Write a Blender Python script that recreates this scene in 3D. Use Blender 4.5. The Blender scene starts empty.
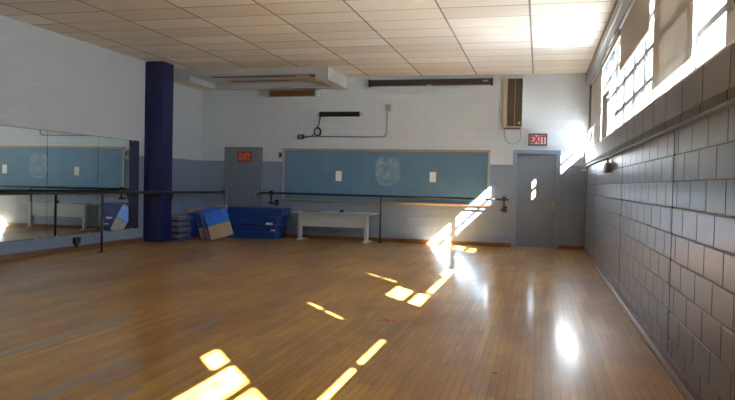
import bpy, bmesh, math, random
from mathutils import Vector, Matrix
random.seed(7)
scn = bpy.context.scene
COL = scn.collection
PI = math.pi
# ------------------------------------------------------------------ room frame
# x to the right, y away from the camera, z up, metres
L, R, D, C = -8.08, 0.995, 15.425, 3.795
YN = -3.2                                  # wall behind the camera

# ------------------------------------------------------------------ materials
def new_mat(name):
    m = bpy.data.materials.new(name); m.use_nodes = True
    nt = m.node_tree; b = nt.nodes['Principled BSDF']
    return m, nt, b
class N:
    """small node-graph helper"""
    def __init__(s, nt): s.nt = nt
    def node(s, t, **kw):
        n = s.nt.nodes.new(t)
        for k, v in kw.items(): setattr(n, k, v)
        return n
    def link(s, a, b): s.nt.links.new(a, b)
    def val(s, x, sock):
        if isinstance(x, (int, float)): sock.default_value = x
        elif isinstance(x, (tuple, list)): sock.default_value = x
        else: s.link(x, sock)
    def math(s, op, a, b=0.0, clamp=False):
        n = s.node('ShaderNodeMath', operation=op, use_clamp=clamp)
        s.val(a, n.inputs[0]); s.val(b, n.inputs[1]); return n.outputs[0]
    def mix(s, f, a, b, mode='MIX'):
        n = s.node('ShaderNodeMix', data_type='RGBA', blend_type=mode)
        s.val(f, n.inputs[0]); s.val(a, n.inputs[6]); s.val(b, n.inputs[7]); return n.outputs[2]
    def noise(s, vec, scale, detail=3.0, rough=.55):
        n = s.node('ShaderNodeTexNoise'); n.inputs['Scale'].default_value = scale
        n.inputs['Detail'].default_value = detail; n.inputs['Roughness'].default_value = rough
        if vec is not None: s.link(vec, n.inputs['Vector'])
        return n.outputs['Fac']
    def ramp(s, f, a, b, lo=0.0, hi=1.0):
        n = s.node('ShaderNodeMapRange', clamp=True)
        s.val(f, n.inputs[0]); n.inputs[1].default_value = a; n.inputs[2].default_value = b
        n.inputs[3].default_value = lo; n.inputs[4].default_value = hi; return n.outputs[0]
    def pos(s):
        n = s.node('ShaderNodeTexCoord'); sp = s.node('ShaderNodeSeparateXYZ')
        s.link(n.outputs['Object'], sp.inputs[0]); return n.outputs['Object'], sp.outputs
    def comb(s, x, y, z=0.0):
        n = s.node('ShaderNodeCombineXYZ')
        s.val(x, n.inputs[0]); s.val(y, n.inputs[1]); s.val(z, n.inputs[2]); return n.outputs[0]
    def brick(s, vec, w, h, mortar, off=.5, smooth=.1, c1=(.4,.4,.4,1), c2=(.6,.6,.6,1), freq=2):
        n = s.node('ShaderNodeTexBrick', offset=off, offset_frequency=freq)
        s.link(vec, n.inputs['Vector'])
        n.inputs['Scale'].default_value = 1.0
        n.inputs['Mortar Size'].default_value = mortar
        n.inputs['Mortar Smooth'].default_value = smooth
        n.inputs['Brick Width'].default_value = w
        n.inputs['Row Height'].default_value = h
        n.inputs['Color1'].default_value = c1; n.inputs['Color2'].default_value = c2
        return n
    def bump(s, h, strength, dist, b):
        n = s.node('ShaderNodeBump'); n.inputs['Strength'].default_value = strength
        n.inputs['Distance'].default_value = dist; s.link(h, n.inputs['Height'])
        s.link(n.outputs[0], b.inputs['Normal'])
def rgb(r, g, b): return (r, g, b, 1)

def simple(name, col, rough=.6, metal=0.0, var=.12, scale=14.0, bump=.0):
    m, nt, b = new_mat(name); n = N(nt)
    p, _ = n.pos()
    f = n.noise(p, scale, 4)
    dark = tuple(c*(1-var) for c in col); lite = tuple(min(1, c*(1+var)) for c in col)
    n.link(n.mix(f, rgb(*dark), rgb(*lite)), b.inputs['Base Color'])
    b.inputs['Roughness'].default_value = rough; b.inputs['Metallic'].default_value = metal
    if bump: n.bump(n.noise(p, scale*8, 3), bump, .004, b)
    return m

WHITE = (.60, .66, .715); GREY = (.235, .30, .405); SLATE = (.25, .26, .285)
def painted_block(name, axis, uoff, w, h, upper, lower, split, joint_depth=.004, rough=.5, jt=.006):
    m, nt, b = new_mat(name); n = N(nt)
    p, s = n.pos()
    u = n.math('SUBTRACT', s[axis], uoff)
    br = n.brick(n.comb(u, s[2]), w, h, jt, .5, .35)
    tint = n.noise(p, 1.3, 4)
    up = n.mix(tint, rgb(*[c*.93 for c in upper]), rgb(*[min(1, c*1.05) for c in upper]))
    lo = n.mix(tint, rgb(*[c*.9 for c in lower]), rgb(*[c*1.1 for c in lower]))
    isup = n.ramp(s[2], split-.004, split+.004)
    c = n.mix(isup, lo, up)
    c = n.mix(.06, c, br.outputs['Color'], 'OVERLAY')
    c = n.mix(n.math('MULTIPLY', br.outputs['Fac'], .16), c, n.mix(.5, c, rgb(0, 0, 0)))
    n.link(c, b.inputs['Base Color']); b.inputs['Roughness'].default_value = rough
    hgt = n.math('ADD', n.math('MULTIPLY', n.math('SUBTRACT', 1.0, br.outputs['Fac']), 1.0),
                 n.math('MULTIPLY', n.noise(p, 60, 3), .18))
    n.bump(hgt, .7, joint_depth, b)
    return m

M = {}
M['wall_back'] = painted_block('painted block back wall', 0, .1, .406, .2, WHITE, GREY, 1.81)
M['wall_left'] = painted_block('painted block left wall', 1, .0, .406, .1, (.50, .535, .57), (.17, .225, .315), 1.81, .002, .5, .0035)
M['wall_plain'] = painted_block('painted block rear wall', 0, .1, .406, .2, WHITE, GREY, 1.81)
M['plaster'] = simple('white painted sill', (.78, .79, .79), .6, 0, .03)

def grey_block():
    m, nt, b = new_mat('slate grey painted block'); n = N(nt)
    p, s = n.pos()
    f = n.noise(p, 2.2, 5); g = n.noise(p, 55, 3, .7)
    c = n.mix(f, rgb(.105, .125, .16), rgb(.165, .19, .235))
    pits = n.ramp(g, .62, .72)
    c = n.mix(n.math('MULTIPLY', pits, .35), c, rgb(.13, .13, .14))
    n.link(c, b.inputs['Base Color'])
    b.inputs['Roughness'].default_value = .3
    b.inputs['Specular IOR Level'].default_value = .5
    b.inputs['Coat Weight'].default_value = .5; b.inputs['Coat Roughness'].default_value = .28
    n.bump(n.math('SUBTRACT', n.math('MULTIPLY', f, .4), n.math('MULTIPLY', pits, .5)), .5, .004, b)
    return m
M['grey_block'] = grey_block()
M['mortar'] = simple('grey painted mortar', (.15, .15, .16), .5)

def floor_mat():
    m, nt, b = new_mat('varnished strip maple floor'); n = N(nt)
    p, s = n.pos()
    vec = n.comb(s[1], s[0])
    br = n.brick(vec, 1.1,   .0572, .0019, .37, .0, rgb(0, 0, 0), rgb(1, 1, 1), 3)
    br2 = n.brick(n.comb(n.math('ADD', s[1], .4), s[0]), 1.7, .0572, .001, .61, .0, rgb(0, 0, 0), rgb(1, 1, 1), 2)
    strip = n.math('ADD', n.math('MULTIPLY', br.outputs['Color'], .6), n.math('MULTIPLY', br2.outputs['Color'], .4))
    grain = n.noise(n.comb(n.math('MULTIPLY', s[0], 60), n.math('MULTIPLY', s[1], 2.2)), 1.0, 4)
    tone = n.math('ADD', n.math('MULTIPLY', strip, .62), n.math('ADD', n.math('MULTIPLY', grain, .4), -.02))
    c = n.mix(tone, rgb(.30, .142, .02), rgb(.64, .375, .085))
    wear = n.noise(n.comb(n.math('MULTIPLY', s[0], 1.5), n.math('MULTIPLY', s[1], .55)), 1.0, 5, .62)
    c = n.mix(n.ramp(wear, .42, .66, 0, .62), c, rgb(.20, .066, .014))
    # boards worn grey, each a strip of its own
    edge = n.noise(n.comb(n.math('MULTIPLY', s[0], 25), n.math('MULTIPLY', s[1], 6)), 1.0, 3)
    for (x, w, y0, y1) in ((-3.815, .085, 2.6, 6.0), (-2.885, .075, 2.9, 4.5), (-2.72, .06, 3.8, 4.4), (-2.445, .055, 3.3, 3.94),
                           (-3.65, .05, 5.35, 5.55), (-2.95, .085, 5.45, 6.15), (-3.28, .03, 6.8, 7.2), (-1.92, .035, 4.4, 4.72),
                           (-3.05, .04, 4.15, 4.45)):
        ax = n.ramp(n.math('ABSOLUTE', n.math('SUBTRACT', s[0], x)), w*.5, w*.62, 1, 0)
        ay = n.ramp(n.math('ABSOLUTE', n.math('SUBTRACT', s[1], (y0+y1)/2)), (y1-y0)/2-.06, (y1-y0)/2, 1, 0)
        k = n.math('MULTIPLY', n.math('MULTIPLY', ax, ay), n.ramp(edge,   .3, .5, .45, .95))
        c = n.mix(k, c, rgb(.25, .225, .20))
    gap = n.math('MULTIPLY', br.outputs['Fac'], n.ramp(n.noise(p, 3.0, 2), .4, .6, .35, .95))
    c = n.mix(gap, c, rgb(.045, .02, .01))
    n.link(c, b.inputs['Base Color'])
    rr = n.ramp(n.noise(p, 2.5, 4), .3, .7, .278, .33)
    n.link(rr, b.inputs['Roughness'])
    b.inputs['Specular IOR Level'].default_value = .14
    b.inputs['Coat Weight'].default_value = .42; b.inputs['Coat Roughness'].default_value = .13
    n.bump(n.noise(p, 3.0, 2), .06, .01, b)
    return m
M['floor'] = floor_mat()

def ceiling_mat():
    m, nt, b = new_mat('aged lay-in ceiling tile'); n = N(nt)
    p, s = n.pos()
    u = n.math('ADD', s[0], .187); v = n.math('SUBTRACT', s[1], D-.979)
    br = n.brick(n.comb(u, v), 1.22, .61, .011, .0, .15, rgb(0, 0, 0), rgb(1, 1, 1))
    main = n.brick(n.comb(v, u), 2.44, 1.22, .017, .25, .1)
    tone = n.math('ADD', n.math('MULTIPLY', br.outputs['Color'], .7), n.math('MULTIPLY', n.noise(p, .7, 3), .4))
    c = n.mix(tone, rgb(.63, .58, .50), rgb(.86, .825, .75))
    c = n.mix(n.math('MULTIPLY', n.ramp(n.noise(p, 260, 2), .55, .7), .18), c, rgb(.3, .27, .22))
    c = n.mix(n.math('MULTIPLY', br.outputs['Fac'], .8), c, rgb(.20, .15, .11))
    c = n.mix(n.math('MULTIPLY', main.outputs['Fac'], .55), c, rgb(.16, .13, .10))
    n.link(c, b.inputs['Base Color']); b.inputs['Roughness'].default_value = .75
    h = n.math('ADD', n.math('MULTIPLY', br.outputs['Fac'], -1), n.math('MULTIPLY', n.noise(p, 1.1, 2), 3.0))
    n.bump(h, .5, .004, b)
    return m
M['ceiling'] = ceiling_mat()

def wood(name, a, bcol, rough=.4, ax=0):
    m, nt, b = new_mat(name); n = N(nt)
    p, s = n.pos()
    sc = [30, 30, 30]; sc[ax] = 2.0
    v = n.node('ShaderNodeVectorMath', operation='MULTIPLY'); n.link(p, v.inputs[0]); v.inputs[1].default_value = sc
    f = n.noise(v.outputs[0], 1.0, 5)
    n.link(n.mix(f, rgb(*a), rgb(*bcol)), b.inputs['Base Color']); b.inputs['Roughness'].default_value = rough
    return m
M['base_wood'] = wood('brown baseboard wood x', (.16, .062, .025), (.27, .115, .045), .4, 0)
M['base_wood_y'] = wood('brown baseboard wood y', (.10, .045, .025), (.17, .08, .045), .35, 1)
M['tan_wood'] = wood('tan frame wood', (.36, .25, .15), (.5, .36, .23), .5, 0)
M['brown_wood'] = wood('stained brown wood', (.14, .055, .015), (.22, .09, .025), .45, 0)

def board_mat():
    m, nt, b = new_mat('blue chalkboard with chalk dust'); n = N(nt)
    p, s = n.pos()
    f = n.noise(p, 1.2, 5)
    c = n.mix(f, rgb(.095, .205, .33), rgb(.13, .26, .395))
    # wiped chalk smear, arch shaped, right of the middle
    dx = n.math('DIVIDE', n.math('SUBTRACT', s[0], -3.375), .29)
    dz = n.math('DIVIDE', n.math('SUBTRACT', s[2], 1.62), .33)
    dz4 = n.math('POWER', n.math('ABSOLUTE', dz), 3.0); dx4 = n.math('POWER', n.math('ABSOLUTE', dx), 3.0)
    rr = n.math('ADD', dx4, dz4)
    ins = n.ramp(rr, .75, 1.25, 1, 0)
    rim = n.ramp(n.math('ABSOLUTE', n.math('SUBTRACT', rr, .8)), .0, .45, 1, 0)
    sm = n.ramp(n.noise(p, 9, 5, .7), .35, .75)
    k = n.math('ADD', n.math('MULTIPLY', ins, n.math('MULTIPLY', sm, .6)), n.math('MULTIPLY', rim, n.math('MULTIPLY', sm, .14)), True)
    c = n.mix(k, c, rgb(.52, .62, .66))
    haze = n.math('MULTIPLY', n.ramp(n.noise(p, 2.2, 4), .5, .75), .14)
    c = n.mix(haze, c, rgb(.4, .52, .58))
    n.link(c, b.inputs['Base Color']); b.inputs['Roughness'].default_value = .42
    b.inputs['Specular IOR Level'].default_value = .4
    return m
M['board'] = board_mat()

M['door'] = simple('blue grey door enamel', (.215, .26, .33), .38, 0, .06, 3)
M['door_frame'] = simple('blue grey frame enamel', (.23, .31, .43), .38, 0, .06, 3)
M['door_dull'] = simple('grey blue door paint', (.185, .225, .29), .5, 0, .06, 3)
M['navy'] = simple('navy blue pad vinyl', (.004, .006, .065), .42, 0, .15, 5)
M['mat_blue'] = simple('royal blue mat vinyl', (.010, .045, .23), .45, 0, .2, 9)
M['mat_bright'] = simple('bright blue mat vinyl', (.018, .14, .66), .42, 0, .15, 9)
M['mat_tan'] = simple('tan mat vinyl', (.36, .27, .2), .55, 0, .15, 12)
M['mat_tan_dark'] = simple('tan mat edge vinyl', (.27, .17, .1), .55, 0, .2, 12)
M['black_metal'] = simple('black painted steel', (.012, .012, .014), .4, .1)
M['black'] = simple('black plastic', (.012, .012, .012), .45)
M['steel'] = simple('dull steel', (.45, .45, .46), .35, .9)
M['brass'] = simple('worn brass', (.5, .38, .2), .35, .9)
M['lam'] = simple('white laminate', (.46, .48, .475), .4, 0, .05)
M['lam_panel'] = simple('pale grey panel', (.45, .48, .48), .45, 0, .05)
M['paper'] = simple('white paper', (.85, .86, .86), .7, 0, .03)
M['tape'] = simple('white label', (.75, .76, .76), .6, 0, .04)
M['alum'] = simple('dull aluminium', (.46, .46, .45), .42, .35, .06)
M['channel'] = simple('dull green grey channel metal', (.27, .285, .28), .4, .2, .06)
M['sash'] = simple('grey window sash paint', (.17, .18, .185), .5, .0, .08)
M['cover'] = simple('dark grey enamelled steel', (.135, .138, .148), .42, .0, .1, 3)
M['grille'] = simple('dark brown grille slots', (.03, .026, .024), .6)
M['seam'] = simple('dark seam shadow gap', (.02, .02, .02), .7)
M['conduit'] = simple('grey conduit paint', (.32, .32, .32), .5)
M['box'] = simple('grey steel box', (.22, .22, .21), .5)
M['beige'] = simple('beige enamel', (.47, .40, .29), .5, 0, .08)
M['spk_grille'] = simple('brown grille cloth', (.075, .05, .032), .8, 0, .3, 60)
M['screen_case'] = simple('dark brown steel case', (.035, .028, .022), .5)
M['soffit'] = simple('grey white soffit paint', (.47, .49, .50), .6, 0, .05, 2)
M['soffit_under'] = simple('cream soffit underside', (.62, .55, .46), .6, 0, .06, 2)
M['vent_dark'] = simple('dark vent slot', (.03, .026, .023), .7)
M['vent_tan'] = simple('tan vent flange', (.40, .35, .29), .6)
M['sign_red'] = simple('red sign paint', (.42, .035, .012), .5, 0, .08)
M['sign_letter'] = simple('pale orange lettering', (.62, .22, .1), .5, 0, .05)
M['sign_white'] = simple('white sign face', (.72, .7, .68), .5, 0, .03)
M['sign_redtext'] = simple('red sign lettering', (.62, .05, .035), .5, 0, .05)
M['dark_frame'] = simple('dark grey sign frame', (.055, .065, .075), .5)
M['red_tape'] = simple('red tape', (.45, .03, .02), .6)
M['chrome'] = simple('bright metal', (.7, .7, .7), .25, 1.0, .03)

def mirror_mat():
    m, nt, b = new_mat('silvered mirror'); n = N(nt)
    p, _ = n.pos()
    n.link(n.mix(n.noise(p, 3, 2), rgb(.80, .92, .95), rgb(.83, .95, .98)), b.inputs['Base Color'])
    b.inputs['Metallic'].default_value = 1; b.inputs['Roughness'].default_value = .015
    return m
M['mirror'] = mirror_mat()

def glass_mat():
    m = bpy.data.materials.new('window glass'); m.use_nodes = True
    nt = m.node_tree; nt.nodes.clear(); n = N(nt)
    o = n.node('ShaderNodeOutputMaterial'); t = n.node('ShaderNodeBsdfTransparent'); g = n.node('ShaderNodeBsdfGlossy')
    t.inputs[0].default_value = (.95, .96, .96, 1); g.inputs['Roughness'].default_value = .02
    mx = n.node('ShaderNodeMixShader'); fr = n.node('ShaderNodeFresnel'); fr.inputs[0].default_value = 1.45
    tc = n.node('ShaderNodeTexCoord'); nz = n.noise(tc.outputs['Object'], 4.0, 2)
    n.link(n.math('MULTIPLY', fr.outputs[0], n.ramp(nz, 0, 1, .7, 1.0)), mx.inputs[0])
    n.link(t.outputs[0], mx.inputs[1]); n.link(g.outputs[0], mx.inputs[2]); n.link(mx.outputs[0], o.inputs[0])
    return m
M['glass'] = glass_mat()

def added_frost_mat():  # translucent glass, frosting added to break up direct sun
    m, nt, b = new_mat('frosted window glass'); n = N(nt)
    p, _ = n.pos(); f = n.noise(p, 40, 2)
    tr = n.node('ShaderNodeBsdfTranslucent'); n.link(n.mix(f, rgb(.20, .21, .215), rgb(.24, .25, .255)), tr.inputs[0])
    b.inputs['Base Color'].default_value = (.7, .72, .73, 1); b.inputs['Roughness'].default_value = .3
    mx = n.node('ShaderNodeMixShader'); mx.inputs[0].default_value = .8
    out = nt.nodes['Material Output']
    n.link(b.outputs[0], mx.inputs[1]); n.link(tr.outputs[0], mx.inputs[2]); n.link(mx.outputs[0], out.inputs[0])
    return m
M['frosted'] = added_frost_mat()

def blind_mat():
    m, nt, b = new_mat('grey beige blind cloth'); n = N(nt)
    p, s = n.pos()
    f = n.noise(n.comb(n.math('MULTIPLY', s[1], 5), n.math('MULTIPLY', s[2], .6)), 1.0, 4)
    c = n.mix(f, rgb(.30, .275, .24), rgb(.40, .37, .33))
    n.link(c, b.inputs['Base Color']); b.inputs['Roughness'].default_value = .8
    tr = n.node('ShaderNodeBsdfTranslucent'); n.link(c, tr.inputs[0])
    mx = n.node('ShaderNodeMixShader'); mx.inputs[0].default_value = .16
    out = nt.nodes['Material Output']
    n.link(b.outputs[0], mx.inputs[1]); n.link(tr.outputs[0], mx.inputs[2]); n.link(mx.outputs[0], out.inputs[0])
    return m
M['blind'] = blind_mat()

# ------------------------------------------------------------------ mesh helpers
class MB:
    def __init__(s): s.bm = bmesh.new()
    def box(s, x0, x1, y0, y1, z0, z1, mat=0, bevel=0.0):
        bm = s.bm if not bevel else bmesh.new()
        v = [bm.verts.new(p) for p in ((x0,y0,z0),(x1,y0,z0),(x1,y1,z0),(x0,y1,z0),(x0,y0,z1),(x1,y0,z1),(x1,y1,z1),(x0,y1,z1))]
        for f in ((0,3,2,1),(4,5,6,7),(0,1,5,4),(1,2,6,5),(2,3,7,6),(3,0,4,7)):
            bm.faces.new([v[i] for i in f]).material_index = mat
        if bevel:
            bmesh.ops.bevel(bm, geom=list(bm.edges), offset=bevel, segments=2, affect='EDGES', profile=.6)
            for f in bm.faces: f.material_index = mat
            s.merge(bm)
        return s
    def merge(s, bm2, mtx=None):
        if mtx is not None: bmesh.ops.transform(bm2, matrix=mtx, verts=bm2.verts)
        me = bpy.data.meshes.new('tmp'); bm2.to_mesh(me); bm2.free(); s.bm.from_mesh(me); bpy.data.meshes.remove(me)
    def obox(s, mtx, sx, sy, sz, bevel=0.0, mat=0):
        """box centred at the origin of mtx with full sizes sx, sy, sz"""
        t = MB(); t.box(-sx/2, sx/2, -sy/2, sy/2, -sz/2, sz/2, mat, bevel); s.merge(t.bm, mtx); return s
    def tube(s, pts, r, seg=10, mat=0, closed=False):
        bm = s.bm; pts = [Vector(p) for p in pts]; rings = []
        n = len(pts); up = Vector((0, 0, 1)); prev = None
        for i, p in enumerate(pts):
            if closed: t = (pts[(i+1) % n]-pts[i-1]).normalized()
            else: t = (pts[min(i+1, n-1)]-pts[max(i-1, 0)]).normalized()
            if prev is None:
                a = t.cross(up)
                if a.length < .1: a = t.cross(Vector((1, 0, 0)))
            else: a = prev-t*prev.dot(t)
            a.normalize(); prev = a; b = t.cross(a)
            rr = r[i] if isinstance(r, (list, tuple)) else r
            rings.append([bm.verts.new(p+a*rr*math.cos(2*PI*k/seg)+b*rr*math.sin(2*PI*k/seg)) for k in range(seg)])
        m = n if closed else n-1
        for i in range(m):
            A, B = rings[i], rings[(i+1) % n]
            for k in range(seg):
                f = bm.faces.new((A[k], A[(k+1) % seg], B[(k+1) % seg], B[k])); f.smooth = True; f.material_index = mat
        if not closed:
            bm.faces.new(list(reversed(rings[0]))).material_index = mat; bm.faces.new(rings[-1]).material_index = mat
        return s
    def prism(s, prof, axis, a, b, mat=0):
        """extrude a closed 2D profile along axis (0,1,2) from a to b"""
        def P(u, v, w): return {0: (w, u, v), 1: (u, w, v), 2: (u, v, w)}[axis]
        A = [s.bm.verts.new(P(u, v, a)) for u, v in prof]; B = [s.bm.verts.new(P(u, v, b)) for u, v in prof]
        n = len(prof)
        fs = [s.bm.faces.new(A), s.bm.faces.new(list(reversed(B)))]
        for i in range(n): fs.append(s.bm.faces.new((A[i], B[i], B[(i+1) % n], A[(i+1) % n])))
        for f in fs: f.material_index = mat
        return s
    def build(s, name, mats, parent=None):
        bmesh.ops.recalc_face_normals(s.bm, faces=s.bm.faces)
        me = bpy.data.meshes.new(name); s.bm.to_mesh(me); s.bm.free()
        for m in (mats if isinstance(mats, (list, tuple)) else [mats]): me.materials.append(m)
        o = bpy.data.objects.new(name, me); COL.objects.link(o)
        if parent is not None: attach(o, parent)
        return o
def attach(o, parent):
    """parent o without moving it (all things here are built in room coordinates)"""
    w = Matrix.Translation(-abs_loc(parent)); o.parent = parent; o.location = w.to_translation()
def abs_loc(o):
    v = Vector(o.location)
    while o.parent is not None: o = o.parent; v = v+Vector(o.location)
    return v
def tag(o, label=None, cat=None, group=None, kind=None):
    if label: o['label'] = label
    if cat: o['category'] = cat
    if group: o['group'] = group
    if kind: o['kind'] = kind
    return o
def thing(name, label, cat, loc, group=None):
    o = bpy.data.objects.new(name, None); o.empty_display_size = .1; COL.objects.link(o); o.location = loc
    return tag(o, label, cat, group)
def struct(name, mb, mats, label, cat, parent=None):
    o = mb.build(name, mats, parent); o['kind'] = 'structure'
    if parent is None: tag(o, label, cat)
    return o

# ------------------------------------------------------------------ room shell
struct('floor', MB().box(L, R, YN, D, -.06, 0), M['floor'], 'glossy brown strip wood floor with sun patches', 'floor')
struct('ceiling', MB().box(L, R, YN, D, C, C+.08), M['ceiling'], 'beige tiled drop ceiling above the hall', 'ceiling')
DX0, DX1, DZ = -.535, .42, 2.11            # rough opening of the right hand door
w = MB()
w.box(L-.2, DX0, D, D+.2, -.06, C+.08); w.box(DX1, R+.3, D, D+.2, -.06, C+.08); w.box(DX0, DX1, D, D+.2, DZ, C+.08)
struct('wall_back', w, M['wall_back'], 'far block wall painted white above and blue grey below', 'wall')
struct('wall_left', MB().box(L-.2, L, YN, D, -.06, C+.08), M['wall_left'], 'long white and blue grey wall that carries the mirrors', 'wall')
struct('wall_front', MB().box(L-.2, R+.3, YN-.2, YN, -.06, C+.08), M['wall_plain'], 'end wall facing the chalkboard wall', 'wall')

# right wall: real block courses up to the sill, a concrete core behind them, lintel over the windows
SILL = 2.105
w = MB()
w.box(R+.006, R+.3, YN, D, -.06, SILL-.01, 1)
BW, RH = .457, .2
for row in range(9):
    z0 = row*RH; off = .2445 if row % 2 else .2445-BW/2
    y = off-BW*9
    while y < D:
        a, b = max(y+.004, YN), min(y+BW-.005, D)
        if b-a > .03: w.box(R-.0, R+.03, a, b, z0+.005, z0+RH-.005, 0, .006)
        y += BW
w.box(R, R+.02, YN, D, 1.8, SILL-.012, 0)
w.box(R, R+.3, YN, D, 3.58, C+.08, 1); w.box(R, R+.3, D-.12, D, SILL, 3.55, 1); w.box(R, R+.3, YN, YN+.1, SILL, 3.55, 1)
w.box(R, R+.3, YN, D, SILL-.012, SILL, 2)
for y in (5.66, 9.0, 13.2): w.box(R-.002, R+.01, y-.008, y+.008, .0, 1.79, 3)      # filled control joints
struct('wall_right', w, [M['grey_block'], M['mortar'], M['plaster'], M['seam']], 'slate grey block wall under the high windows', 'wall')

# ------------------------------------------------------------------ windows
ROWS = [2.108, 2.45, 2.79, 3.13, 3.58]
GX = R+.10                                 # plane of the glass
units = [[YN+.1, -1.85, -.62, .63], [.63, 1.88, 2.97, 4.4], [4.4, 5.35, 6.74, 7.9], [7.9, 8.8, 9.8, 10.75, 11.75], [11.75, 12.85, 14.1, D-.12]]
for i, u in enumerate(units):
    f = MB()
    f.box(GX-.03, GX+.03, u[0], u[-1], ROWS[0], ROWS[0]+.04); f.box(GX-.03, GX+.03, u[0], u[-1], ROWS[-1]-.04, ROWS[-1])
    for k, y in enumerate(u):
        hw = .05 if k in (0, len(u)-1) else .04
        a, b = max(y-hw, u[0]), min(y+hw, u[-1])
        f.box(GX-.032, GX+.032, a, b, ROWS[0], ROWS[-1])
    for z in ROWS[1:-1]: f.box(GX-.022, GX+.022, u[0], u[-1], z-.026, z+.026)
    o = struct('window_%d' % (i+1), f, M['sash'], 'steel framed high window, number %d from the camera end' % (i+1) if 0 else None, 'window')
    o['label'] = ['high steel window beside and behind the camera', 'high steel window above the nearest right wall blocks',
                  'high steel window behind the big grey blind and the gap beside it', 'high steel window with the uncovered bright grid of panes',
                  'high steel window in the far corner by the door'][i]
    if i == 2:
        MB().box(GX-.003, GX+.003, 6.8, 7.85, 2.476, ROWS[-1]-.04).build('frosted_panes', M['frosted'], o)  # frosting added in this bay to keep stray sun off the floor
        MB().box(GX-.003, GX+.003, 6.8, 7.85, ROWS[0]+.04, 2.424).build('glass_panes', M['glass'], o)
    fy = 10.75 if i == 3 else u[0]+.05
    if i == 3: MB().box(GX-.003, GX+.003, u[0]+.05, fy, ROWS[0]+.04, ROWS[-1]-.04).build('frosted_panes', M['frosted'], o)  # bare bay: frosting added so no sun patch reaches the floor
    MB().box(GX-.003, GX+.003, fy, 6.68 if i == 2 else u[-1]-.05, ROWS[0]+.04, ROWS[-1]-.04).build('glass_panes', M['glass'], o)

# channel along the ceiling that takes the blind rollers
t = MB()
t.prism([(R-.07, 3.60), (R, 3.56), (R, C), (R-.07, C)], 1, YN, D, 0)
t.box(R-.078, R-.066, YN, D, 3.585, 3.61, 0); t.box(R-.085, R-.068, YN, D, 3.755, 3.79, 0)
struct('trim_1', t, M['channel'], 'grey metal channel along the top of the high windows', 'trim')

# blinds: (y0, y1, hem z)
BX = R+.035
blinds = [(-.58, .37, 3.05, 0, 'roller blind rolled high up beside the camera'),
          (-3.0, -1.86, 2.13, 0, 'closest roller blind over the windows beside the camera'),
          (-1.84, -.60, 2.13, 0, 'roller blind let down over the windows beside the camera'),
          (.63, 2.84, 2.225, 0, 'roller blind drawn low over the second high window'),
          (2.842, 4.40, 2.12, .04, 'roller blind drawn fully down to the sill'),
          (4.402, 5.29, 2.70, 0, 'short grey blind at the upper right corner of the picture'),
          (5.292, 5.53, 2.27, 0, 'narrow strip of grey blind right of the bright slit'),
          (5.532, 7.12, 2.27, .035, 'big grey beige blind drawn almost to the sill'),
          (7.37, 10.0, 2.92, 0, 'grey blind half drawn above the bare window grid'),
          (10.03, 12.80, 3.43, 0, 'short raised blind above the far bare panes'),
          (12.83, 14.0, 2.115, 0, 'grey blind drawn down near the far corner'),
          (14.002, 15.303, 2.58, 0, 'last grey blind in the corner above the grey door side')]
ZT = 3.52
for (y0, y1, hz, cut, lab) in blinds:
    r = thing('roller_blind', lab, 'blind', (BX, (y0+y1)/2, hz), 'roller blinds along the high windows')
    b = MB(); n = 24
    def strip(a, c, za, zb):
        wa = .0025*math.sin(a*9); wc = .0025*math.sin(c*9)
        b.prism([(BX-.0015+wa, a), (BX-.0015+wc, c), (BX+.0015+wc, c), (BX+.0015+wa, a)], 2, za, zb)
    ys = y0+cut
    for k in range(n): strip(ys+(y1-ys)*k/n, ys+(y1-ys)*(k+1)/n, hz+.01, ZT)
    if cut: strip(y0, ys, hz+.01, 2.76)             # the edge is cut back higher up and leaves a bright slit
    b.build('cloth', M['blind'], r)
    MB().box(BX-.008, BX+.008, y0, y1, hz, hz+.022, 0, .003).build('hem_bar', M['alum'], r)
    MB().tube([(BX-.005, y0+.005, ZT+.02), (BX-.005, y1-.005, ZT+.02)], .022, 12).build('roller', M['alum'], r)
# opaque panels in the window grid; the corner one is added to block sun
for (y0, y1, z1, lab) in ((11.80, 12.80, 2.95, 'teal grey infill panel in the far bare window, beside the dark pipe'),
                          (14.10, 14.66, 2.80, 'small grey infill panel low in the corner window')):
    r = MB().box(GX-.05, GX-.034, y0, y1, ROWS[0]+.002, z1, 0, .004).build('infill_panel', M['box'])
    tag(r, lab, 'panel')
# dark upright vent pipe by the infill panel
p = MB().tube([(R+.03, 11.25, SILL), (R+.03, 11.25, 2.72)], .035, 12)
p.tube([(R+.03, 11.25, 2.70), (R+.03, 11.25, 2.76)], .05, 12)
tag(p.build('stand_pipe', M['box']), 'dark upright pipe standing on the window sill near the far corner', 'pipe')

# ------------------------------------------------------------------ radiator cover along the right wall
CX = R-.045
rc = thing('radiator_cover', 'long dark grey radiator cover with slotted grille below the windows', 'radiator', (R, 6, 1.79))
MB().box(CX-.006, R+.02, YN+.02, D-.01, 2.094, 2.107, 0, .003).build('top_ledge', M['plaster'], rc)
PW = .62; y = 5.18-PW*13
k = 0
while y < D-.05:
    a, b = max(y, YN+.02), min(y+PW, D-.01)
    if b-a > .1:
        q = MB().box(CX, R-.001, a+.007, b-.007, 1.80, 2.094, 0, .004).build('panel', M['cover'], rc)
        if b > 3.4:
            g = MB().box(CX-.003, CX+.004, a+.02, b-.02, 1.81, 1.868, 0)
            for j in range(17):
                yy = a+.035+(b-a-.07)*j/16
                g.box(CX-.008, CX-.002, yy-.007, yy+.007, 1.812, 1.866, 1)
            g.build('grille', [M['grille'], M['cover']], q)
        q2 = None
    y += PW
y = 5.18-PW*13
while y < D-.05:
    if y > YN+.1: MB().box(CX+.004, R-.002, y-.007, y+.007, 1.80, 2.094).build('seam', M['seam'], rc)
    y += PW
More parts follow.
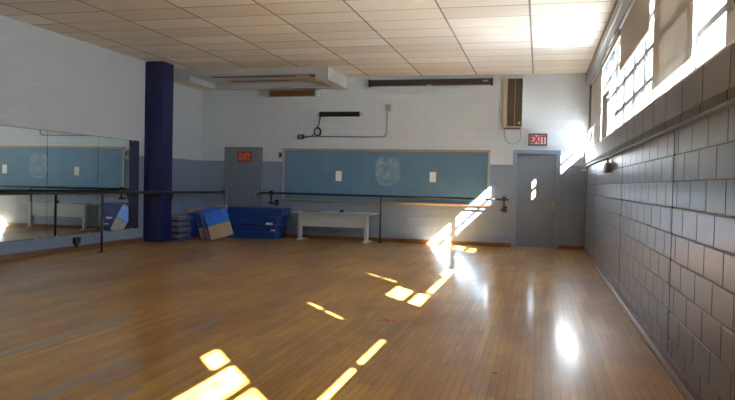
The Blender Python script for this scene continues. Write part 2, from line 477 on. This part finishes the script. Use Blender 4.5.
MB().box(CX-.006, R-.001, YN+.02, D-.01, 1.784, 1.80, 0, .003).build('bottom_rail', M['cover'], rc)

# thermostat box under the cover and valve in the corner
t = thing('junction_box', 'small grey steel box on the right wall under the radiator cover', 'box', (R, 10.6, 1.6))
MB().box(R-.07, R-.001, 10.38, 10.74, 1.565, 1.71, 0, .006).build('box_body', M['box'], t)
MB().tube([(R-.03, 10.57, 1.69), (R-.03, 10.57, 1.776)], .014, 8).build('conduit_stub', M['box'], t)
t = thing('valve', 'small brass pipe valve at the corner end of the radiator cover', 'valve', (R-.03, D-.2, 1.70))
MB().tube([(R-.03, D-.02, 1.70), (R-.03, D-.3, 1.70)], .02, 10).tube([(R-.03, D-.16, 1.70), (R-.10, D-.16, 1.70)], .016, 10).build('pipe', M['steel'], t)
MB().tube([(R-.10, D-.16, 1.70), (R-.125, D-.16, 1.70)], .035, 12).build('hand_wheel', M['brass'], t)

# ------------------------------------------------------------------ baseboards
b = MB()
for a, c in ((L, -7.455), (-6.46, -.565), (.443, R-.02)): b.box(a, c, D-.018, D, 0, .085, 0); b.box(a, c, D-.03, D-.016, 0, .02, 0)
struct('baseboard_back', b, M['base_wood'], 'brown wooden baseboard along the chalkboard wall', 'baseboard')
b = MB().box(L, L+.018, YN, D-.03, 0, .10); b.box(L+.016, L+.03, YN, D-.03, 0, .022)
struct('baseboard_left', b, M['base_wood_y'], 'brown wooden baseboard under the mirrors', 'baseboard')
b = MB().prism([(R-.055, 0), (R, 0), (R, .075), (R-.012, .075), (R-.02, .03), (R-.04, .024), (R-.055, .012)], 1, YN, D-.03)
struct('baseboard_right', b, M['base_wood_y'], 'dark brown baseboard along the grey block wall', 'baseboard')

# ------------------------------------------------------------------ doors
def door(idx, x0, x1, ztop, leaf_mat, frame_mat, recess, label):
    f = MB()
    fw, y0 = .085, D-.03
    back = D+.12 if recess else D-.001
    f.box(x0, x0+fw, y0, back, 0, ztop, 0, .004); f.box(x1-fw, x1, y0, back, 0, ztop, 0, .004)
    f.box(x0+fw, x1-fw, y0, back, ztop-fw, ztop, 0, .004)
    o = struct('door_%d' % idx, f, frame_mat, label, 'door')
    if recess: MB().box(x0+.02, x1-.02, D+.11, D+.2, 0, ztop-.02).build('door_stop', frame_mat, o)  # added box behind the leaf, stops light leaking in around it
    ly = D+.05 if recess else D-.012
    MB().box(x0+fw+.004, x1-fw-.004, ly, ly+.045 if recess else D-.001, .008, ztop-fw-.004, 0, .002).build('door_leaf', leaf_mat, o)
    MB().box(x0+fw, x1-fw, y0+.01, back, 0, .008, 0).build('threshold', M['steel'], o)
    return o, ly
d1, ly = door(1, -.563, .442, 2.14, M['door'], M['door_frame'], True, 'blue grey steel door in the right corner of the far wall')
h = MB().box(.285, .34, ly-.008, ly, .86, 1.03, 0, .003); h.build('lock_plate', M['brass'], d1)
h = MB().tube([(.315, ly-.008, .97), (.315, ly-.06, .97)], .011, 10).tube([(.315, ly-.055, .97), (.315, ly-.085, .97)], [.028, .022], 14)
h.build('door_handle', M['brass'], d1)
for z in (.25, 1.05, 1.85): MB().tube([(-.474, ly-.012, z-.05), (-.474, ly-.012, z+.05)], .009, 8).build('hinge', M['door_frame'], d1)
d2, ly2 = door(2, -7.452, -6.462, 2.15, M['door_dull'], M['door_dull'], False, 'dull grey blue door behind the blue mats, left on the far wall')
h = MB().tube([(-6.60, ly2, 1.0), (-6.60, ly2-.05, 1.0)], .011, 10).tube([(-6.60, ly2-.045, 1.0), (-6.60, ly2-.08, 1.0)], [.03, .024], 14)
h.build('door_handle', M['steel'], d2)

# ------------------------------------------------------------------ lettering
def text(body, size, loc, rot, mat, parent, depth=.002, spacing=1.0, sx=1.0):
    cu = bpy.data.curves.new('lettering', 'FONT'); cu.body = body; cu.size = size; cu.extrude = depth; cu.offset = size*.045
    cu.align_x = 'CENTER'; cu.align_y = 'CENTER'; cu.space_character = spacing; cu.materials.append(mat)
    o = bpy.data.objects.new('lettering', cu); COL.objects.link(o); o.rotation_euler = rot; o.scale = (sx, 1, 1)
    me = bpy.data.meshes.new_from_object(o, depsgraph=bpy.context.evaluated_depsgraph_get()); COL.objects.unlink(o); bpy.data.objects.remove(o)
    q = bpy.data.objects.new('lettering', me); COL.objects.link(q); q.rotation_euler = rot; q.scale = (sx, 1, 1)
    q.parent = parent; q.location = Vector(loc)-abs_loc(parent); return q
ROTB = (PI/2, 0, 0)
s = thing('exit_sign', 'red on white EXIT sign in a dark frame above the right door', 'sign', (-.052, D-.03, 2.25))
f = MB()
x0, x1, z0, z1 = -.25, .148, 2.235, 2.495
f.box(x0, x1, D-.06, D-.001, z0, z0+.028); f.box(x0, x1, D-.06, D-.001, z1-.028, z1)
f.box(x0, x0+.028, D-.06, D-.001, z0, z1); f.box(x1-.028, x1, D-.06, D-.001, z0, z1)
f.build('frame', M['dark_frame'], s)
MB().box(x0+.02, x1-.02, D-.05, D-.005, z0+.02, z1-.02).build('sign_face', M['sign_white'], s)
text('EXIT', .235, ((x0+x1)/2, D-.053, (z0+z1)/2-.005), ROTB, M['sign_redtext'], s, .003, 1.0, .70)
s = thing('exit_sign', 'dim red EXIT sign high on the dull blue grey door', 'sign', (-6.91, D-.03, 1.78))
x0, x1, z0, z1 = -7.10, -6.735, 1.79, 2.045
MB().box(x0, x1, D-.035, D-.012, z0, z1, 0, .004).build('sign_plate', M['sign_red'], s)
text('EXIT', .22, ((x0+x1)/2, D-.036, (z0+z1)/2-.012), ROTB, M['sign_letter'], s, .003, 1.0, .66)

# ------------------------------------------------------------------ chalkboard with its papers
cb = thing('chalkboard', 'long blue chalkboard with tan wooden frame on the far wall', 'chalkboard', (-3.5, D, .95))
bx0, bx1, bz0, bz1 = -5.94, -1.06, .93, 2.13
MB().box(bx0+.03, bx1-.03, D-.02, D-.001, bz0, bz1-.03).build('writing_surface', M['board'], cb)
f = MB(); f.box(bx0, bx1, D-.045, D-.001, bz1-.05, bz1, 0, .004)
f.build('top_rail', M['tan_wood'], cb)
f = MB().box(bx0, bx0+.05, D-.04, D-.001, bz0-.02, bz1-.05, 0, .004); f.build('side_rail', M['alum'], cb)
f = MB().box(bx1-.05, bx1, D-.04, D-.001, bz0-.02, bz1-.05, 0, .004); f.build('side_rail', M['alum'], cb)
f = MB(); f.prism([(D-.001, .87), (D-.03, .87), (D-.10, .905), (D-.10, .925), (D-.09, .925), (D-.085, .915), (D-.02, .915), (D-.001, .94)], 0, bx0-.02, bx1+.02)
f.build('chalk_tray', M['tan_wood'], cb)
for (px, pz, lab) in ((-4.545, 1.492, 'white paper taped on the left half of the chalkboard'), (-2.33, 1.51, 'white paper taped on the right half of the chalkboard')):
    q = MB(); n = 6
    for k in range(n):
        za, zb = pz-.115+.23*k/n, pz-.115+.23*(k+1)/n
        ya = D-.024-.006*(1-k/n)**2; yb = D-.024-.006*(1-(k+1)/n)**2
        q.prism([(ya, za), (yb, zb), (yb+.001, zb), (ya+.001, za)], 0, px-.072, px+.072)
    q = q.build('paper', M['paper']); tag(q, lab, 'paper', 'papers on the chalkboard')

# ------------------------------------------------------------------ wall services on the far wall
def outlet(x, z, label, mat='box', w=.10, h=.12, face='black'):
    o = thing('outlet_box', label, 'box', (x, D, z))
    MB().box(x-w/2, x+w/2, D-.05, D-.001, z-h/2, z+h/2, 0, .006).build('box_body', M[mat], o)
    MB().box(x-w*.3, x+w*.3, D-.054, D-.049, z-h*.3, z+h*.3, 0, .002).build('face_plate', M[face], o)
    return o
outlet(-5.50, 2.40, 'dark outlet box at the left end of the wall conduit', 'black', .14, .11, 'steel')
outlet(-3.40, 3.08, 'grey box at the top right end of the wall conduit', 'alum', .14, .16, 'box')
outlet(-5.995, 1.965, 'small tan switch box beside the top left corner of the chalkboard', 'beige', .10, .16)
pts = [(-5.42, D-.02, 2.41)]+[(-3.55, D-.02, 2.41)]
for k in range(7):
    a = -PI/2+PI/2*k/6; pts.append((-3.52+.10*math.cos(a), D-.02, 2.51+.10*math.sin(a)))
pts.append((-3.42, D-.02, 3.0))
tag(MB().tube(pts, .016, 8).build('wall_conduit', M['conduit']), 'thin grey conduit bent upward on the white far wall', 'pipe')
s = thing('wall_bar', 'long black bar fixture on the white wall above the chalkboard', 'wall fixture', (-4.55, D, 2.87))
MB().box(-5.03, -4.06, D-.10, D-.03, 2.875, 2.985, 0, .012).build('bar_body', M['black'], s)
for x in (-5.06, -4.04):
    MB().box(x-.035, x+.035, D-.06, D-.001, 2.895, 2.965, 0, .004).build('bracket', M['lam'], s)
s = thing('coiled_cable', 'black cable with a small coil hanging from the black bar', 'cable', (-5.07, D, 2.5))
pts = []
for k in range(0, 29):
    a = PI/2+2*PI*k/14; rr = .092-.0008*k
    pts.append((-5.08+rr*math.cos(a), D-.012-.001*k, 2.525+rr*1.15*math.sin(a)))
MB().tube([(-5.01, D-.06, 2.88), (-5.03, D-.03, 2.80), (-5.06, D-.02, 2.70)]+pts, .011, 8).build('coil', M['black'], s)
MB().tube([(-5.15, D-.02, 2.47), (-5.25, D-.03, 2.41), (-5.36, D-.04, 2.385), (-5.43, D-.05, 2.39)], .009, 8).build('plug_lead', M['black'], s)
# brown wooden box with pale end brackets
s = thing('wall_cabinet', 'shallow brown wooden box with white end brackets below the soffit', 'box', (-5.7, D, 3.35))
MB().box(-6.24, -5.12, D-.20, D-.001, 3.355, 3.478, 0, .004).build('front_panel', M['brown_wood'], s)
for x in (-6.27, -5.09):
    MB().prism([(D-.001, 3.50), (D-.22, 3.50), (D-.22, 3.47), (D-.20, 3.34), (D-.001, 3.34)], 0, x-.025, x+.025).build('end_bracket', M['lam'], s)
# projection screen case
s = thing('screen_case', 'long dark roll-up projection screen case under the ceiling', 'projection screen', (-2.45, D, 3.55))
MB().box(-3.81, -1.08, D-.13, D-.001, 3.565, 3.70, 0, .012).build('case', M['screen_case'], s)
for x in (-3.83, -1.06):
    MB().box(x-.02, x+.02, D-.14, D-.001, 3.55, 3.71, 0, .006).build('end_cap', M['black'], s)
MB().box(-2.9, -1.12, D-.134, D-.128, 3.565, 3.575, 0).build('slat', M['brown_wood'], s)
MB().box(-2.50, -2.39, D-.145, D-.12, 3.545, 3.575, 0, .004).build('pull_tab', M['beige'], s)
MB().box(-1.26, -1.14, D-.136, D-.129, 3.625, 3.66, 0).build('maker_plate', M['beige'], s)
# column speaker
s = thing('column_speaker', 'beige column speaker with brown grille cloth above the chalkboard end', 'speaker', (-.6, D, 2.6))
MB().box(-.80, -.40, D-.16, D-.001, 2.62, 3.685, 0, .008).build('cabinet', M['beige'], s)
g = MB().box(-.712, -.397, D-.172, D-.155, 2.645, 3.675, 0, .006); g.build('grille_cloth', M['spk_grille'], s)
MB().box(-.558, -.550, D-.176, D-.168, 2.65, 3.67).build('centre_strip', M['vent_tan'], s)
MB().box(-.48, -.43, D-.176, D-.17, 2.69, 2.74, 0, .002).build('badge', M['brass'], s)
MB().box(-.78, -.42, D-.10, D-.02, 2.585, 2.625, 0, .004).build('foot_bracket', M['brown_wood'], s)
pts = [(-.77, D-.03, 2.60), (-.75, D-.02, 2.48)]
for k in range(11):
    a = PI+PI*k/10; pts.append((-.585+.165*math.cos(a), D-.015, 2.42+.15*math.sin(a)))
pts += [(-.42, D-.02, 2.5), (-.43, D-.03, 2.60)]
MB().tube(pts, .008, 6).build('cable_loop', M['conduit'], s)

# ------------------------------------------------------------------ soffit in the far left corner
sx0, sx1, sy0, sz0 = L, -4.40, 13.97, 3.53
m = MB()
m.box(sx0, sx1, sy0, D, 3.655, C, 0)                                 # body over the recess
m.box(sx0, -7.63, sy0, D, sz0, 3.66, 0); m.box(-4.68, sx1, sy0, D, sz0, 3.66, 0)
m.box(-7.63, -4.68, D-.22, D, sz0, 3.66, 0)
m.box(sx0+.001, -7.632, sy0+.004, D-.001, sz0-.004, sz0, 1); m.box(-4.678, sx1-.004, sy0+.004, D-.001, sz0-.004, sz0, 1)
m.box(-7.63, -4.68, D-.218, D-.001, sz0-.004, sz0, 1)
sf = struct('trim_2', m, [M['soffit'], M['soffit_under']], 'grey boxed soffit with recessed vents in the far left ceiling corner', 'soffit')
for (x0, x1, y0, y1, fl) in ((-7.25, -4.75, 14.06, 14.26, .0), (-7.05, -5.15, 14.72, 14.86, 0)):
    v = MB()
    v.box(x0, x1, y0, y1, 3.640, 3.655, 0)
    v.build('vent_flange', M['vent_tan'], sf)
    v = MB(); v.box(x0+.05, x1-.45, y0+.05, y1-.04, 3.634, 3.641, 0)
    v.build('vent_slot', M['vent_dark'], sf)
MB().box(-4.86, -4.77, 14.08, 14.2, 3.625, 3.641).build('vent_latch', M['vent_dark'], sf)

# ------------------------------------------------------------------ padded column on the left wall
c = thing('wall_column', 'tall navy blue padded column on the left wall beside the mirrors', 'column', (L, 13.1, 0))
c['kind'] = 'structure'
MB().box(L, -7.685, 12.92, 13.37, 0, C, 0, .012).build('column_pad', M['navy'], c)
MB().box(L, L+.09, 12.895, 12.935, .0, C-.02, 0, .006).build('edge_batten', M['navy'], c)

# ------------------------------------------------------------------ mirrors
edges = [12.70, 11.33, 9.955, 8.58]
labs = ['wall mirror panel next to the navy column', 'middle wall mirror panel that reflects the desk end and a paper', 'wall mirror panel at the left border of the picture']
for k in range(3):
    r = thing('wall_mirror', labs[k], 'mirror', (L, (edges[k]+edges[k+1])/2, .3), 'mirror panels on the left wall')
    MB().box(L+.0041, L+.010, edges[k+1]+.004, edges[k]-.004, .305, 2.105, 0).build('glass', M['mirror'], r)
    MB().box(L, L+.004, edges[k+1]-.004, edges[k]+.004, .297, 2.113).build('backing', M['black'], r)
    for y in (edges[k]-.25, edges[k+1]+.25):
        for z in (.297, 2.092): MB().box(L, L+.012, y-.02, y+.02, z, z+.02).build('clip', M['alum'], r)

# ------------------------------------------------------------------ barres
BY = D-.36
br = thing('ballet_barre', 'black ballet barre on brackets along the chalkboard wall', 'barre', (-3.45, BY, 0))
MB().tube([(-6.36, BY, 1.062), (-.62, BY, 1.05)], .024, 14).build('rail', M['black_metal'], br)
p = MB().tube([(-3.445, BY, .012), (-3.445, BY, 1.03)], .017, 12); p.build('post', M['black_metal'], br)
MB().tube([(-3.445, BY, 0), (-3.445, BY, .014)], [.06, .055], 18).build('floor_flange', M['black_metal'], br)
for x in (-6.08, -.72):
    q = MB()
    q.tube([(x, BY, 1.10), (x, BY, .845)], .022, 10); q.box(x-.065, x+.065, BY-.03, BY+.03, .80, .85, 0, .006)
    q.tube([(x, BY+.02, .83), (x, D-.01, .83)], .016, 10); q.box(x-.05, x+.05, D-.014, D-.001, .76, .90, 0, .003)
    q.box(x-.04, x+.04, BY-.035, BY+.035, 1.02, 1.115, 0, .008)
    q.build('bracket', M['black_metal'], br)
MB().tube([(-6.37, BY, 1.062), (-6.44, BY, 1.062)], [.06, .055], 14).build('end_flange', M['chrome'], br)
BXL = -7.583
br = thing('ballet_barre', 'black ballet barre in front of the mirrors along the left wall', 'barre', (BXL, 10.78, 0))
BXE = -7.475
MB().tube([(BXL-.06, 7.4, 1.075), (BXL, 10.78, 1.068), (BXE, D-.03, 1.05)], .028, 14).build('rail', M['black_metal'], br)
for y in (10.78,):
    MB().tube([(BXL, y, .012), (BXL, y, 1.055)], .02, 12).build('post', M['black_metal'], br)
    MB().tube([(BXL, y, 0), (BXL, y, .014)], [.065, .058], 18).build('floor_flange', M['black_metal'], br)
MB().tube([(BXE, D-.031, 1.05), (BXE, D-.012, 1.05)], .05, 14).build('end_flange', M['black_metal'], br)
pts = [(BXL+.05, 13.12, 1.05), (BXL+.05, 13.12, .98), (BXL+.03, 13.12, .93), (BXL-.05, 13.12, .89), (-7.686, 13.12, .875)]
MB().tube(pts, .016, 8).build('bracket', M['black_metal'], br)
# dark foot bracket low on the left wall
s = thing('wall_outlet', 'dark outlet fitting low on the blue wall below the mirrors', 'outlet', (L, 10.73, .02))
MB().box(L, L+.05, 10.64, 10.80, .13, .25, 0, .006).box(L, L+.035, 10.68, 10.76, .08, .14, 0, .006).build('fitting', M['black'], s)
MB().tube([(L+.025, 10.72, .11), (L+.025, 10.72, .05)], .014, 8).build('conduit_stub', M['black'], s)

# ------------------------------------------------------------------ desk
dx0, dx1, dy0, dy1, dt = -5.39, -3.54, 14.66, 15.28, .665
d = thing('desk', 'long white computer desk with modesty panel under the chalkboard', 'desk', ((dx0+dx1)/2, (dy0+dy1)/2, 0))
MB().box(dx0, dx1, dy0, dy1, dt-.03, dt, 0, .006).build('desk_top', M['lam'], d)
MB().box(dx0+.12, dx1-.17, dy0+.10, dy0+.122, .34, dt-.03, 0, .002).build('modesty_panel', M['lam_panel'], d)
for x in (dx0+.14, dx1-.15):
    q = MB()
    q.box(x-.035, x+.035, dy0+.07, dy0+.17, .04, dt-.03, 0, .006)
    q.prism([(dy0-.02, .012), (dy1-.04, .012), (dy1-.04, .03), (dy0+.20, .06), (dy0+.05, .06), (dy0-.02, .03)], 0, x-.04, x+.04)
    q.box(x-.03, x+.03, dy0+.06, dy1-.08, dt-.055, dt-.03)
    q = q.build('leg', M['lam'], d)
    for y in (dy0+.02, dy1-.09): MB().tube([(x, y, 0), (x, y, .014)], .022, 12).build('foot_glide', M['black'], q)
s = thing('keyboard', 'flat black keyboard lying on the left part of the desk', 'keyboard', (-5.03, 14.95, .665))
q = MB().prism([(14.84, .6655), (15.02, .6655), (15.02, .687), (14.84, .677)], 0, -5.24, -4.82); q.build('case', M['black'], s)
q = MB()
for r in range(4):
    for k in range(13): q.box(-5.22+.031*k, -5.195+.031*k, 14.86+.036*r, 14.886+.036*r, .677+.002*r, .687+.002*r)
q.build('keys', M['box'], s)
s = MB().tube([(-4.32, 14.95, .6655), (-4.32, 14.95, .68), (-4.32, 14.95, .72), (-4.32, 14.95, .727)], [.045, .048, .046, .03], 16)
tag(s.build('tape_roll', M['black']), 'small dark round object standing on the middle of the desk', 'tape roll')

# ------------------------------------------------------------------ gym mats
def bent_slab(sx, sy, sz, bev): return (sx, sy, sz, bev)
# two folded mats stacked by the far wall
def folded_stack_mat(x0, x1, y0, y1, z0, layers, th, label, bulge):
    r = thing('folded_mat', label, 'gym mat', ((x0+x1)/2, (y0+y1)/2, z0), 'blue folded mats stacked at the far wall')
    for k in range(layers):
        e = bulge if k == layers-1 else bulge*.35
        q = MB().box(x0+.01*k, x1+e, y0+.012*k, y1, z0+k*th+.0005, z0+(k+1)*th-.0005, 0, .02)
        q.build('mat_panel', M['mat_blue'], r)
    return r
a = folded_stack_mat(-7.06, -5.82, 14.75, 15.36, 0, 2, .16, 'lower blue folded mat of the stack beside the desk', .02)
MB().box(-5.95, -5.84, 14.742, 14.752, .19, .225).build('handle_strap', M['tape'], a)
a = folded_stack_mat(-7.10, -5.83, 14.73, 15.36, .335, 2, .192, 'upper blue folded mat of the stack beside the desk', .13)
MB().box(-6.06, -5.90, 14.715, 14.732, .335, .385).build('label_patch', M['tape'], a)

# slim mats tilted on one corner, leaning back
def tilted_mat(x, y, width, height, th, roll, back, yaw, mats, split, label, name='slim_mat', group='slim mats tilted beside the blue stack'):
    """x, y: floor point of the lower left corner; roll lifts the right end, back leans the top away"""
    r = thing(name, label, 'gym mat', (x, y, 0), group)
    mtx = Matrix.Translation((x, y, 0)) @ Matrix.Rotation(yaw, 4, 'Z') @ Matrix.Rotation(-back, 4, 'X') @ Matrix.Rotation(-roll, 4, 'Y')
    low = MB(); low.obox(mtx @ Matrix.Translation((width/2, 0, height*split/2)), width, th, height*split-.003, .008)
    upp = MB(); upp.obox(mtx @ Matrix.Translation((width/2, 0, height*(1+split)/2)), width, th, height*(1-split)-.003, .008)
    z = -min(v.co.z for v in low.bm.verts)+.001
    for m_ in (low, upp): bmesh.ops.translate(m_.bm, verts=m_.bm.verts, vec=(0, 0, z))
    low.build('lower_panel', mats[0], r); upp.build('upper_panel', mats[1], r)
    mtx = Matrix.Translation((0, 0, z)) @ mtx
    MB().obox(mtx @ Matrix.Translation((width/2, 0, height+.004)), width-.02, th*.8, .012, .003).build('top_binding', mats[2], r)
    return r, mtx
RO, BA = math.radians(17), math.radians(20)
for k, lab in enumerate(('front slim mat with its blue and tan face in full view', 'second slim mat, just behind the front blue and tan one', 'third slim mat, furthest left of the tilted three')):
    r, mt = tilted_mat(-6.95-.165*k, 13.78+.085*k, .50, .66, .05, RO, BA, math.radians(22), (M['mat_tan'], M['mat_bright'], M['navy']), .5 if k == 0 else .4, lab)
    MB().obox(mt @ Matrix.Translation((-.006, 0, .335)), .02, .056, .66, .004).build('side_binding', M['mat_blue'], r)
    if k == 0:
        for px, pz in ((.09, .56), (.42, .60)): MB().obox(mt @ Matrix.Translation((px, -.031, pz)), .045, .006, .04, .002).build('hook_patch', M['mat_tan'], r)
tilted_mat(-7.86, 14.38, .98, .66, .06, math.radians(7), math.radians(14), 0, (M['mat_bright'], M['mat_tan'], M['mat_tan']), .86,
           'blue mat with tan top edge leaning behind the tilted slim mats', 'leaning_mat', None)

# low pile of mats behind the column
for k in range(4):
    r = thing('pile_mat', ['bottom', 'second', 'third', 'uppermost flat'][k]+' mat of the low pile behind the navy column', 'gym mat', (-7.8, 13.7, .13*k), 'flat mats piled behind the column')
    j = [.0, .03, -.02, .01][k]
    MB().box(-8.02, -7.57+j, 13.43, 14.04, .13*k+.002, .13*k+.066, 0, .012).build('lower_panel', M['mat_blue'], r)
    MB().box(-8.02, -7.59+j, 13.44, 14.04, .13*k+.068, .13*k+.128, 0, .012).build('upper_panel', M['mat_tan_dark'], r)

# ------------------------------------------------------------------ marks on the floor
t = MB()
for a in (.35, -1.1):
    t.obox(Matrix.Translation((-1.41, 6.52, .0012)) @ Matrix.Rotation(a, 4, 'Z'), .17, .03, .0016)
tag(t.build('tape_mark', M['red_tape']), 'small red tape cross on the wood floor', 'tape mark')
tag(MB().tube([(-.268, 4.953, 0), (-.268, 4.953, .003)], .018, 14).build('floor_plug', M['black']), 'tiny dark plug in the floor near the camera', 'plug')

# ------------------------------------------------------------------ light
sd = bpy.data.lights.new('sun', 'SUN'); sd.energy = 200.0; sd.angle = math.radians(.53); sd.color = (1.0, .97, .93)
so = bpy.data.objects.new('sun', sd); COL.objects.link(so)
dv = Vector((-1, 1.25, -.966)).normalized()
so.rotation_euler = dv.to_track_quat('-Z', 'Y').to_euler(); so.location = (12, -8, 12)
wd = bpy.data.worlds.new('sky'); scn.world = wd; wd.use_nodes = True
bg = wd.node_tree.nodes['Background']; bg.inputs[0].default_value = (.68, .84, 1.0, 1); bg.inputs[1].default_value = 2.5

# ------------------------------------------------------------------ camera
cam = bpy.data.cameras.new('camera'); co = bpy.data.objects.new('camera', cam); COL.objects.link(co)
cam.sensor_width = 36; cam.sensor_fit = 'HORIZONTAL'; cam.lens = 686.39/735*36; cam.clip_start = .05
yaw, pit, rol = .2442, .0241, .0217
rt = Vector((math.cos(yaw), math.sin(yaw), 0)); fh = Vector((-math.sin(yaw), math.cos(yaw), 0))
fw = fh*math.cos(pit)+Vector((0, 0, -math.sin(pit))); up = fh*math.sin(pit)+Vector((0, 0, math.cos(pit)))
X = rt*math.cos(rol)+up*math.sin(rol); Y = up*math.cos(rol)-rt*math.sin(rol); Z = -fw
mw = Matrix((X, Y, Z)).transposed().to_4x4(); mw.translation = (0, 0, 1.3332)
co.matrix_world = mw
scn.camera = co
vs = scn.view_settings
vs.view_transform = 'Standard'; vs.look = 'None'; vs.gamma = 1; vs.exposure = 3.12; vs.use_curve_mapping = False
scn.cycles.use_denoising = True; scn.cycles.denoising_prefilter = 'ACCURATE'
scn.cycles.use_guiding = True; scn.cycles.guiding_training_samples = 64
scn.cycles.max_bounces = 12; scn.cycles.diffuse_bounces = 8; scn.cycles.transparent_max_bounces = 12
scn.cycles.sample_clamp_indirect = 20.0
